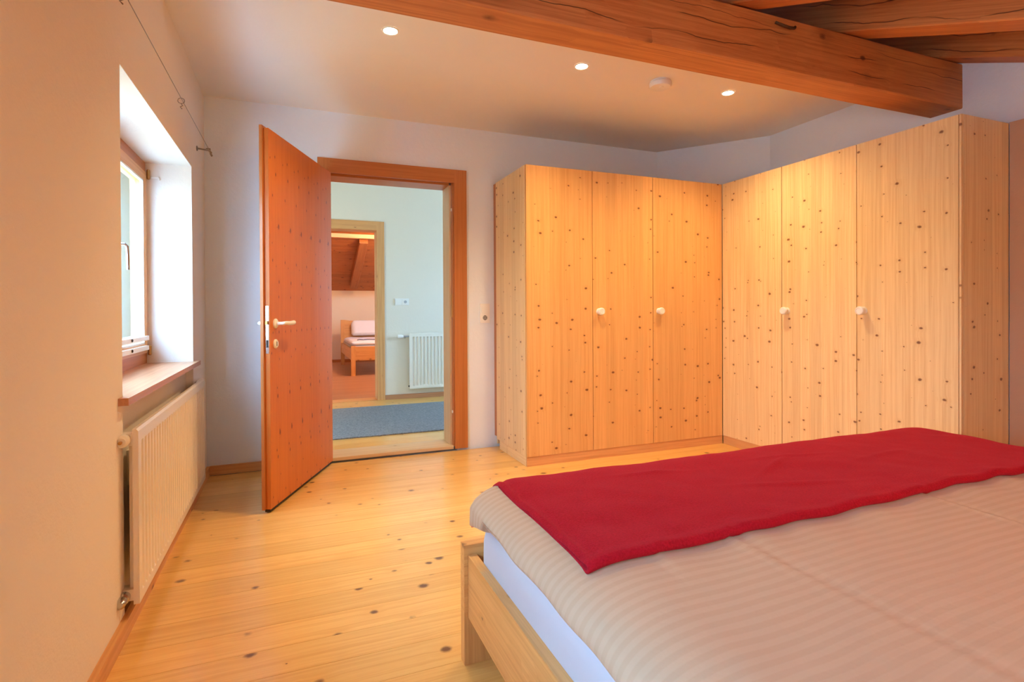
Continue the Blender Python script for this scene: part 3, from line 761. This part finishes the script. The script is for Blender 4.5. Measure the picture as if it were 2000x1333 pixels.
# ================================================================== CEILING SPOTS AND SMOKE ALARM
for i, (sx_, sy_) in enumerate(SPOTS):
    r = empty('ceiling_spotlight', (sx_, sy_, HC), label=('recessed round ceiling spotlight at the left, straight above the open door', 'recessed round ceiling spotlight in the middle, left of the smoke alarm', 'recessed round ceiling spotlight at the right, near the beam and wardrobes')[i], category='spotlight', group='recessed ceiling spotlights')
    lathe('trim_ring', [(0.033, -0.001), (0.043, -0.001), (0.043, -0.004), (0.038, -0.006), (0.034, -0.004)], (sx_, sy_, HC), M_WHITE, r, 'z', 32, closed=True)
    lathe('lamp_lens', [(0.001, -0.0035), (0.0335, -0.0035), (0.0335, -0.0015)], (sx_, sy_, HC), M_LAMP, r, 'z', 28)
sm = empty('smoke_alarm', (2.722, -1.30, HC), label='round white smoke alarm on the ceiling between the right two spotlights', category='smoke alarm')
lathe('mounting_base', [(0.064, 0.0), (0.064, -0.008)], (2.722, -1.30, HC), M_WHITE, sm, 'z', 36)
hd = lathe('alarm_housing', [(0.060, -0.008), (0.069, -0.012), (0.069, -0.028), (0.062, -0.038), (0.040, -0.041), (0.001, -0.042)], (2.722, -1.30, HC), M_WHITE, sm, 'z', 36)
lathe('test_button', [(0.013, -0.041), (0.013, -0.0435), (0.010, -0.0445), (0.001, -0.0445)], (2.717, -1.315, HC), M_WHITE, hd, 'z', 20)
# two capped wall plugs above the corner
# ================================================================== DOUBLE BED
bed = empty('bed_frame', (2.07, -3.6, 0.0), label='low solid pine double bed frame standing in the foreground at the right', category='bed')
BX0, BX1, BYF, BYH = 1.032, 3.11, -2.515, -4.68
box('footboard', (BX0 + 0.0, BYF - 0.036, 0.165), (BX1, BYF, 0.372), 'bed', bed, 0.003)
for xa, xb in ((BX0, BX0 + 0.15), (BX1 - 0.15, BX1)):
    box('leg', (xa, BYF - 0.036, 0.0), (xb, BYF, 0.164), wood('bed', 2), bed, 0.003)
    box('leg', (xa, BYH - 0.0, 0.0), (xb, BYH + 0.036, 0.164), wood('bed', 2), bed, 0.003)
box('side_rail', (BX0 + 0.012, BYH + 0.04, 0.148), (BX0 + 0.040, BYF - 0.0375, 0.342), 'bed', bed, 0.003)
box('side_rail', (BX1 - 0.040, BYH + 0.04, 0.148), (BX1 - 0.012, BYF - 0.0375, 0.342), 'bed', bed, 0.003)
hb = box('headboard', (BX0, BYH, 0.165), (BX1, BYH + 0.036, 0.95), 'bed', bed, 0.003)
for i in range(12):
    yy = BYH + 0.10 + i * 0.17
    box('slat', (BX0 + 0.042, yy, 0.20), (BX1 - 0.042, yy + 0.07, 0.218), 'bed', bed, 0.001)

MX0, MX1, MYF, MYH = 1.078, 3.064, -2.556, -4.635
def mdisp(p, d):
    q = p.copy()
    n_ = noise.noise(Vector((p.x * 2.3, p.y * 2.3, p.z * 2.0)))
    if 0.24 < p.z < 0.47 and d < 0.02:
        q.x += n_ * 0.004 * (1 if p.x > 2 else -1); q.z += 0.002 * n_
        # slight belly of the side
        b_ = math.sin(PI * (p.z - 0.22) / 0.28) * 0.006
        if p.x < 1.3 and p.y < MYF - 0.05: q.x -= b_
    return q
mprof = [(0.9, 0.219), (0.03, 0.219), (0.008, 0.228), (0.0, 0.25), (0.0, 0.30), (0.0, 0.345), (0.0, 0.38), (0.0, 0.408), (0.004, 0.430), (0.012, 0.445), (0.028, 0.453), (0.06, 0.456), (0.9, 0.456)]
mat_o = cushion('mattress', (MX0, MX1, MYH, MYF), 0.07, mprof, M_SHEET, None, mdisp,
    label='thick mattress in a smooth white fitted sheet inside the pine bed frame', category='mattress')

DUV = (1.022, 3.125, -4.62, -2.545)   # duvet outline
DR = 0.13
def sdf_in(x, y):
    """distance inside the rounded outline"""
    x0, x1, y0, y1 = DUV; r = 0.14
    qx = abs(x - (x0 + x1) / 2) - (x1 - x0) / 2 + r; qy = abs(y - (y0 + y1) / 2) - (y1 - y0) / 2 + r
    return -(math.hypot(max(qx, 0), max(qy, 0)) + min(max(qx, qy), 0) - r)
ZM = 0.508
def puff(d, top=True):
    t = min(max(d / 0.15, 0.0), 1.0); h = math.sqrt(max(1 - (1 - t) ** 2, 0))
    return (0.072 * h) if top else (-0.036 * h)
def duv_top(x, y):
    d = sdf_in(x, y); z = ZM + puff(d)
    z += 0.014 * min(max((d - 0.1) / 0.5, 0), 1)
    z += 0.008 * noise.noise(Vector((x * 2.0, y * 2.4, 1.3))) * min(1, max(d, 0) / 0.12)
    z += 0.0035 * noise.noise(Vector((x * 6.0 + 9, y * 9.0, 4.1))) * min(1, max(d, 0) / 0.1)
    if y < -3.2:
        cx = 1.452 + 0.02 * noise.noise(Vector((y * 1.5, 0, 3)))
        z += 0.0035 * math.exp(-((x - cx) / 0.007) ** 2) - 0.003 * math.exp(-((x - cx - 0.018) / 0.012) ** 2)
        cx = 2.12
        z += 0.0035 * math.exp(-((x - cx) / 0.007) ** 2) - 0.003 * math.exp(-((x - cx - 0.018) / 0.012) ** 2)
    # short folds squeezed out from under the blanket edge
    if -3.5 < y < -3.16 and x > 1.25:
        fall = math.exp(-((y + 3.24) / 0.07) ** 2)
        z += 0.006 * fall * math.sin(x * 31 + 2.5 * noise.noise(Vector((x * 3, 0, 0)))) * (0.5 + noise.noise(Vector((x * 5, 2, 0))))
    return z
def make_duvet():
    x0, x1, y0, y1 = DUV; bm = bmesh.new()
    ds = [0, 0.0015, 0.004, 0.008, 0.014, 0.022, 0.032, 0.044, 0.058, 0.075, 0.095, 0.12]
    c = Vector(((x0 + x1) / 2, (y0 + y1) / 2, ZM))
    rings = []
    def out(d): return rrect(x0, x1, y0, y1, 0.14, d, 10, 110)
    def edge(p, d, top):
        # edge line sags and wanders, dips at the foot corner
        x, y = p; s_ = noise.noise(Vector((x * 1.6, y * 1.6, 7.7))); t_ = noise.noise(Vector((x * 7, y * 7, 2.2)))
        k = max(0.0, 1 - d / 0.12)
        dz = k * (0.012 * s_ + 0.005 * t_)
        cd = math.hypot(x - x0, y - y1)
        if not top and x < 1.3:
            dz += 0.034 * k * math.exp(-max(0, y1 - y) / 0.30)
        if cd < 0.22:
            q = (1 - cd / 0.22) ** 1.3 * k
            dz -= 0.012 * q if top else 0.0
            if not top: dz = -0.062 * (1 - cd / 0.22) * max(0.0, 1 - d / 0.06)
            x -= 0.008 * q; y += 0.004 * q
            x += 0.010 * q * math.sin(y * 60)
        x += k * 0.006 * t_; 
        return x, y, dz
    for d in reversed(ds):
        ring = []
        for p in out(d):
            x, y, dz = edge(p, d, False)
            ring.append(bm.verts.new(Vector((x, y, ZM + puff(d, False) + dz)) - c))
        rings.append(ring)
    for d in ds[1:]:
        ring = []
        for p in out(d):
            x, y, dz = edge(p, d, True)
            ring.append(bm.verts.new(Vector((x, y, duv_top(*p) + dz)) - c))
        rings.append(ring)
    d = 0.12
    while d < 1.03:
        d += 0.014 if d < 0.95 else 0.01
        rings.append([bm.verts.new(Vector((p[0], p[1], duv_top(*p))) - c) for p in out(d)])
    n = len(rings[0])
    for A, B in zip(rings, rings[1:]):
        for k in range(n): bm.faces.new((A[k], A[(k + 1) % n], B[(k + 1) % n], B[k]))
    bm.faces.new(rings[0][::-1]); bm.faces.new(rings[-1])
    return link('duvet', finish(bm, M_DUVET, True), c, None,
        label='cream white duvet with fine satin stripes spread over the double bed', category='duvet')
make_duvet()
box('care_tag', (1.040, -2.606, 0.448), (1.062, -2.602, 0.474), plain('red_tag', rgb(220, 60, 60), 0.7), mat_o, 0, label='small red tag at the corner')

def make_blanket():
    xa, xb = 1.088, 3.085
    yn = -3.225
    nx = 150; bm = bmesh.new()
    # centre line of the folded cloth, from the lower hem at the foot, round the near fold, back over the top
    path = []
    yfoot = DUV[3] + 0.006
    drop = 0.015
    ys = []
    N = 70
    def s_at(s, x):
        """s = distance from the near fold towards the foot; returns (y, z of duvet surface)"""
        y = yn + s
        lim = yfoot - 0.004
        if y <= lim:
            return y, duv_top(x, y)
        ex = y - lim
        return yfoot + 0.004, duv_top(x, lim) - ex
    Smax = (DUV[3] - yn) + drop
    ss = [Smax * (k / N) for k in range(N + 1)]
    R = 0.0085
    loops = []
    lean = lambda s, t: 0.032 * (s / 0.68) * (1 - t) + 0.006 * math.sin(s * 9) * (1 - t)
    for i in range(nx + 1):
        t = i / nx; x = xa + (xb - xa) * t
        e = min(x - xa, xb - x)
        hem = 0.004 * math.exp(-((e - 0.009) / 0.008) ** 2) - 0.003 * math.exp(-((e - 0.026) / 0.004) ** 2)
        skew = 0.010 * noise.noise(Vector((x * 1.3, 0, 5))) + 0.006 * math.sin(x * 3)
        col = []
        for s in reversed(ss):                      # lower layer, foot -> near
            y, z = s_at(s, x)
            if s < 0.03: continue
            col.append((x + lean(s, t), y + skew, z + 0.005, s, 0))
        y0, z0 = s_at(0.02, x)
        zc = z0 + 0.004 + R
        opening = 1.0
        for k in range(9):                          # the fold
            a = -PI / 2 - PI * k / 8
            col.append((x, yn + 0.016 + R * 1.2 * math.cos(a) + skew, zc + R * math.sin(a), 0, 1))
        for s in ss:                                # upper layer, near -> foot
            if s < 0.03: continue
            y, z = s_at(s, x)
            gap = 0.010 + 0.008 * math.exp(-(s / 0.09))
            gap += 0.0035 * noise.noise(Vector((x * 4.5, s * 6.0, 9))) + 0.0016 * noise.noise(Vector((x * 15, s * 15, 2)))
            # long soft creases
            for (cx, cs, dx, ds_, amp, wd, ln) in ((1.95, 0.36, 1, 0.45, 0.006, 0.012, 0.16), (2.1, 0.42, 1, -0.2, 0.005, 0.010, 0.14), (1.55, 0.45, 1, -0.15, 0.005, 0.012, 0.12), (1.85, 0.2, 1, -0.35, 0.004, 0.014, 0.2), (2.4, 0.3, 1, 0.1, 0.004, 0.014, 0.15)):
                u = (x - cx) * dx + (s - cs) * ds_; v = -(x - cx) * ds_ + (s - cs)
                gap += amp * math.exp(-(v / wd) ** 2) * math.exp(-(u / ln) ** 2)
            if y > yfoot: col.append((x + lean(s, t), yfoot + 0.018 + skew * 0, z + gap * 0.3 + hem, s, 2))
            else: col.append((x + lean(s, t), y + skew, z + gap + hem, s, 2))
        loops.append(col)
    c = Vector((2.07, -2.9, 0.6))
    V = [[bm.verts.new(Vector(p[:3]) - c) for p in col] for col in loops]
    for A, B in zip(V, V[1:]):
        for k in range(len(A) - 1): bm.faces.new((A[k], A[k + 1], B[k + 1], B[k]))
    me = finish(bm, M_BLANKET, True)
    o = link('blanket', me, c, None, label='folded dark red fleece blanket laid across the foot of the double bed', category='blanket')
    so = o.modifiers.new('thickness', 'SOLIDIFY'); so.thickness = 0.0065; so.offset = 0.0
    bv = o.modifiers.new('edge', 'BEVEL'); bv.width = 0.0025; bv.segments = 2; bv.limit_method = 'ANGLE'; bv.angle_limit = math.radians(60)
    return o
make_blanket()

# ================================================================== HALL
HZ = 0.03; HY1 = 2.523
hx0, hx1 = -1.2, 4.3
hf = box('floor_hall', (hx0, 0.245, -0.10), (hx1, HY1, HZ - 0.012), M_DARK, None, 0, **ST)
y = 0.246
while y < HY1 - 0.01:
    y2 = min(y + 0.147, HY1)
    box('floorboard', (hx0, y + 0.0005, HZ - 0.012), (hx1, y2 - 0.0005, HZ), 'floor', hf, 0.001)
    y = y2
box('ceiling_hall', (hx0, 0.245, 2.80), (hx1, HY1, 2.85), M_CEIL, None, 0, **ST)
HT = 0.205
ox0, ox1, oz = 0.62, 1.505, 2.085
boxes('wall_hall_far', [((hx0, HY1, 0.0), (ox0, HY1 + HT, 3.4)), ((ox1, HY1, 0.0), (hx1 + 0.2, HY1 + HT, 3.4)), ((ox0, HY1, oz), (ox1, HY1 + HT, 3.4)), ((ox0, HY1, -0.1), (ox1, HY1 + HT, HZ - 0.01))], M_HALL, None, origin=(0, 0, 0), **ST)
box('wall_hall_left', (hx0 - 0.1, 0.245, 0.0), (hx0, HY1, 2.85), M_HALL, None, 0, **ST)
boxes('wall_hall_right', [((hx1, 0.2, 0.0), (hx1 + 0.2, HY1, 1.12)), ((hx1, 0.2, 2.0), (hx1 + 0.2, HY1, 2.85)), ((hx1, 0.2, 1.12), (hx1 + 0.2, 0.85, 2.0)), ((hx1, 1.85, 1.12), (hx1 + 0.2, HY1, 2.0))], M_HALL, None, **ST)
box('baseboard_hall', (1.575, HY1 - 0.018, HZ), (hx1, HY1 - 0.0005, HZ + 0.055), 'sill', None, 0.003, **ST)
rug = cushion('hall_rug', (-0.6, 3.4, 0.585, 2.06), 0.02, [(0.4, HZ + 0.0002), (0.002, HZ + 0.0002), (0.0, HZ + 0.002), (0.0, HZ + 0.008), (0.004, HZ + 0.011), (0.4, HZ + 0.0115)], M_RUG, None,
    label='flat speckled blue-grey rug on the hallway floor beyond the open door', category='rug')
hr, P, sg, bk = radiator('radiator', 'x', 1.857, 2.9, HY1, HY1 - 0.075, 0.155, 0.832, 0.0425, 0.012,
    'white ribbed radiator on the pale hallway wall seen through the doorway')
lathe('thermostat_head', [(0.012, 0.0), (0.018, -0.014), (0.022, -0.03), (0.022, -0.07), (0.016, -0.078)], (1.790, HY1 - 0.05, 0.792), M_WHITE, hr, 'x', 18)
tube('valve_body', [(1.86, HY1 - 0.05, 0.792), (1.80, HY1 - 0.05, 0.792), (1.785, HY1 - 0.05, 0.792)], 0.011, M_CHROME, hr, 10)
tube('supply_pipe', [(1.815, HY1 - 0.05, 0.785), (1.815, HY1 - 0.004, 0.770)], 0.009, M_CHROME, hr, 10)
tube('drain_plug', [(1.862, HY1 - 0.06, 0.185), (1.845, HY1 - 0.06, 0.185)], 0.009, M_DARK, hr, 8)
th = empty('wall_thermostat', (1.78, HY1, 1.213), label='small white double switch plate on the hallway wall above the radiator valve', category='switch')
box('cover_frame', (1.692, HY1 - 0.010, 1.172), (1.868, HY1 - 0.0004, 1.254), M_WHITE, th, 0.003, 2)
box('rocker', (1.702, HY1 - 0.016, 1.182), (1.774, HY1 - 0.010, 1.244), M_WHITE, th, 0.003)
box('socket_insert', (1.786, HY1 - 0.014, 1.182), (1.858, HY1 - 0.010, 1.244), M_WHITE, th, 0.003)
lathe('dial', [(0.017, 0), (0.017, -0.008), (0.001, -0.009)], (1.822, HY1 - 0.014, 1.213), plain('grey_dial', rgb(170, 172, 172), 0.5), th, 'y', 20)
# doorway 2
D2 = empty('door_2', (1.08, HY1, HZ), **ST)
box('casing', (1.482, HY1 - 0.018, HZ), (1.572, HY1, 2.176), wood('frame', 2), D2, 0.003)
box('casing', (0.55, HY1 - 0.018, HZ), (0.64, HY1, 2.176), wood('frame', 2), D2, 0.003)
box('casing', (0.64, HY1 - 0.018, 2.070), (1.482, HY1, 2.176), wood('frame', 0), D2, 0.003)
box('jamb', (1.484, HY1, HZ), (1.506, HY1 + HT, 2.072), wood('pale', 2), D2, 0.002)
box('jamb', (0.62, HY1, HZ), (0.642, HY1 + HT, 2.072), wood('pale', 2), D2, 0.002)
box('head_lining', (0.642, HY1, 2.068), (1.484, HY1 + HT, 2.085), wood('frame', 0), D2, 0.002)
box('threshold', (0.642, HY1, HZ - 0.02), (1.484, HY1 + HT, HZ + 0.004), 'frame', D2, 0.002)

# ================================================================== SECOND BEDROOM
BY0, BY1 = HY1 + HT, 7.85
bx0_, bx1_ = -0.6, 4.4
bf = box('floor_bedroom', (bx0_, BY0, -0.1), (bx1_, BY1, HZ - 0.012), M_DARK, None, 0, **ST)
y = BY0
while y < BY1 - 0.01:
    y2 = min(y + 0.147, BY1)
    box('floorboard', (bx0_, y + 0.0005, HZ - 0.012), (bx1_, y2 - 0.0005, HZ), 'sill', bf, 0.001)
    y = y2
box('wall_bedroom_far', (bx0_, BY1, 0.0), (bx1_, BY1 + 0.2, 2.1), M_BEDW, None, 0, **ST)
box('wall_bedroom_left', (bx0_ - 0.2, BY0, 0.0), (bx0_, BY1, 3.8), M_BEDW, None, 0, **ST)
boxes('wall_bedroom_right', [((bx1_, BY0, 0.0), (bx1_ + 0.2, BY1, 0.85)), ((bx1_, BY0, 1.85), (bx1_ + 0.2, BY1, 3.8)), ((bx1_, BY0, 0.85), (bx1_ + 0.2, 4.9, 1.85)), ((bx1_, 5.6, 0.85), (bx1_ + 0.2, BY1, 1.85))], M_BEDW, None, **ST)
box('baseboard_bedroom', (bx0_, BY1 - 0.016, HZ), (bx1_, BY1 - 0.0005, HZ + 0.06), 'casing', None, 0.003, **ST)
rz = lambda yy: 1.54 + 0.41 * (BY1 - yy)
r2 = empty('ceiling_bedroom', (1.9, 5.2, 2.6), **ST)
yy = BY1 + 0.02
while yy > BY0 - 0.2:
    y2 = yy - 0.125
    prism('roof_board', [(yy, rz(yy)), (y2 + 0.003, rz(y2 + 0.003)), (y2 + 0.003, rz(y2 + 0.003) + 0.022), (yy, rz(yy) + 0.022)], 0, bx0_, bx1_, wood('roof', 0), r2)
    yy = y2
prism('roof_cover', [(BY0 - 0.2, rz(BY0 - 0.2) + 0.024), (BY1 + 0.2, rz(BY1 + 0.2) + 0.024), (BY1 + 0.2, rz(BY1 + 0.2) + 0.06), (BY0 - 0.2, rz(BY0 - 0.2) + 0.06)], 0, bx0_, bx1_, M_DARK, r2)
for i, xx in enumerate((1.635, 0.80, 2.47)):
    zc = rz((5.665 + 7.54) / 2) - 0.074
    rafter_beam(xx, xx + 0.145, 5.665, 7.54, zc, 0.13, -0.41, kind='roof',
        label=('slanting rafter end under the boarded slope, seen through both doorways', 'slanting rafter under the boarded slope of the far bedroom, hidden left', 'slanting rafter under the boarded slope of the far bedroom, hidden right')[i], category='rafter', group='rafters of the far bedroom')
rough_beam('purlin', (bx0_ + 0.01, 5.56, 2.362), (bx1_ - 0.01, 5.66, 2.434), wood('frame', 0), None, 0.001, ax=0, n=20,
    label='horizontal pine purlin glowing in lamplight at the top of the far doorway', category='beam')
# child's single bed
sb = empty('single_bed', (1.88, 6.2, HZ), label='pale pine single bed in the far room, seen through both doorways', category='bed')
fx0, fx1, fy0, fy1 = 1.432, 2.36, 5.17, 7.28
for xa in (fx0, fx1 - 0.07):
    box('leg', (xa, fy0, HZ), (xa + 0.07, fy0 + 0.055, 0.525), wood('bed', 2), sb, 0.004)
    box('leg', (xa, fy1 - 0.055, HZ), (xa + 0.07, fy1, 0.93), wood('bed', 2), sb, 0.012, 3)
box('footboard', (fx0 + 0.07, fy0 + 0.008, 0.285), (fx1 - 0.07, fy0 + 0.035, 0.515), wood('bed', 0), sb, 0.003)
box('side_rail', (fx0 + 0.01, fy0 + 0.056, 0.285), (fx0 + 0.04, fy1 - 0.056, 0.475), wood('bed', 1), sb, 0.003)
box('side_rail', (fx1 - 0.04, fy0 + 0.056, 0.285), (fx1 - 0.01, fy1 - 0.056, 0.475), wood('bed', 1), sb, 0.003)
prism('headboard', [(fx0 + 0.071, 0.35), (fx1 - 0.071, 0.35), (fx1 - 0.071, 0.92), (fx1 - 0.15, 0.91), (1.9, 0.905), (fx0 + 0.17, 0.915), (fx0 + 0.071, 0.93)], 1, fy1 - 0.04, fy1 - 0.012, wood('bed', 0), sb, 0.003)
cushion('mattress', (fx0 + 0.042, fx1 - 0.042, fy0 + 0.05, fy1 - 0.06), 0.05, [(0.4, 0.33), (0.02, 0.33), (0.0, 0.35), (0.0, 0.50), (0.02, 0.525), (0.4, 0.53)], M_SHEET, None,
    label='white mattress on the single bed in the far room', category='mattress')
def dsp(p, d):
    q = p.copy(); q.z += 0.012 * noise.noise(Vector((p.x * 5, p.y * 5, 0))) * (1 if p.z > 0.56 else 0); return q
M_BLUEISH = plain('white_blue_cover', rgb(226, 230, 244), 0.8, bump=(20, 0.004))
cushion('duvet', (fx0 + 0.015, fx1 - 0.015, fy0 + 0.06, 6.75), 0.08, [(0.4, 0.532), (0.02, 0.53), (0.0, 0.55), (0.0, 0.57), (0.02, 0.592), (0.06, 0.602), (0.4, 0.605)], M_BLUEISH, None, dsp,
    label='folded white duvet with a dark blue squiggle on the far single bed', category='duvet')
pl = cushion('pillow', (1.62, 2.28, -0.10, 0.10), 0.08, [(0.09, 0.0), (0.03, 0.01), (0.0, 0.05), (0.0, 0.30), (0.03, 0.36), (0.09, 0.38)], M_WHITE if False else plain('pillow_cotton', rgb(232, 222, 214), 0.85), None,
    label='plain white pillow propped against the headboard of the far single bed', category='pillow')
pl.location = (1.95, 7.06, 0.615); pl.rotation_euler = (math.radians(-14), 0, 0)
pl.scale = (1, 0.75, 0.82)
tube('dark_fold_line', [(1.56, 5.42, 0.612), (1.60, 5.50, 0.616), (1.66, 5.44, 0.613), (1.73, 5.50, 0.616), (1.82, 5.46, 0.614), (2.2, 5.5, 0.614)], 0.007, plain('navy', rgb(60, 70, 110), 0.8), bpy.data.objects['duvet.001'] if 'duvet.001' in bpy.data.objects else None, 6)

# ================================================================== LAMPS OUTSIDE THE PICTURE (real fittings)
def globe(x, y, ztop, z, r, watts, lab):
    L = empty('pendant_lamp', (x, y, z), label=lab, category='lamp')
    tube('cord', [(x, y, z + r * 0.9), (x, y, ztop)], 0.003, M_WHITE, L, 6)
    lathe('globe', [(r * math.sin(PI * (k + .3) / 14), -r * math.cos(PI * (k + .3) / 14)) for k in range(14)], (x, y, z), plain('opal_glass', (1, 1, 1, 1), 0.4, emit=((1.0, 0.64, 0.35, 1), watts)), L, 'z', 24)
globe(2.2, -4.75, 1.62, 1.42, 0.11, 36.0, 'opal globe lamp hanging over the head of the double bed')
globe(2.15, 4.6, 2.85, 2.35, 0.10, 120.0, 'opal globe lamp in the far bedroom')
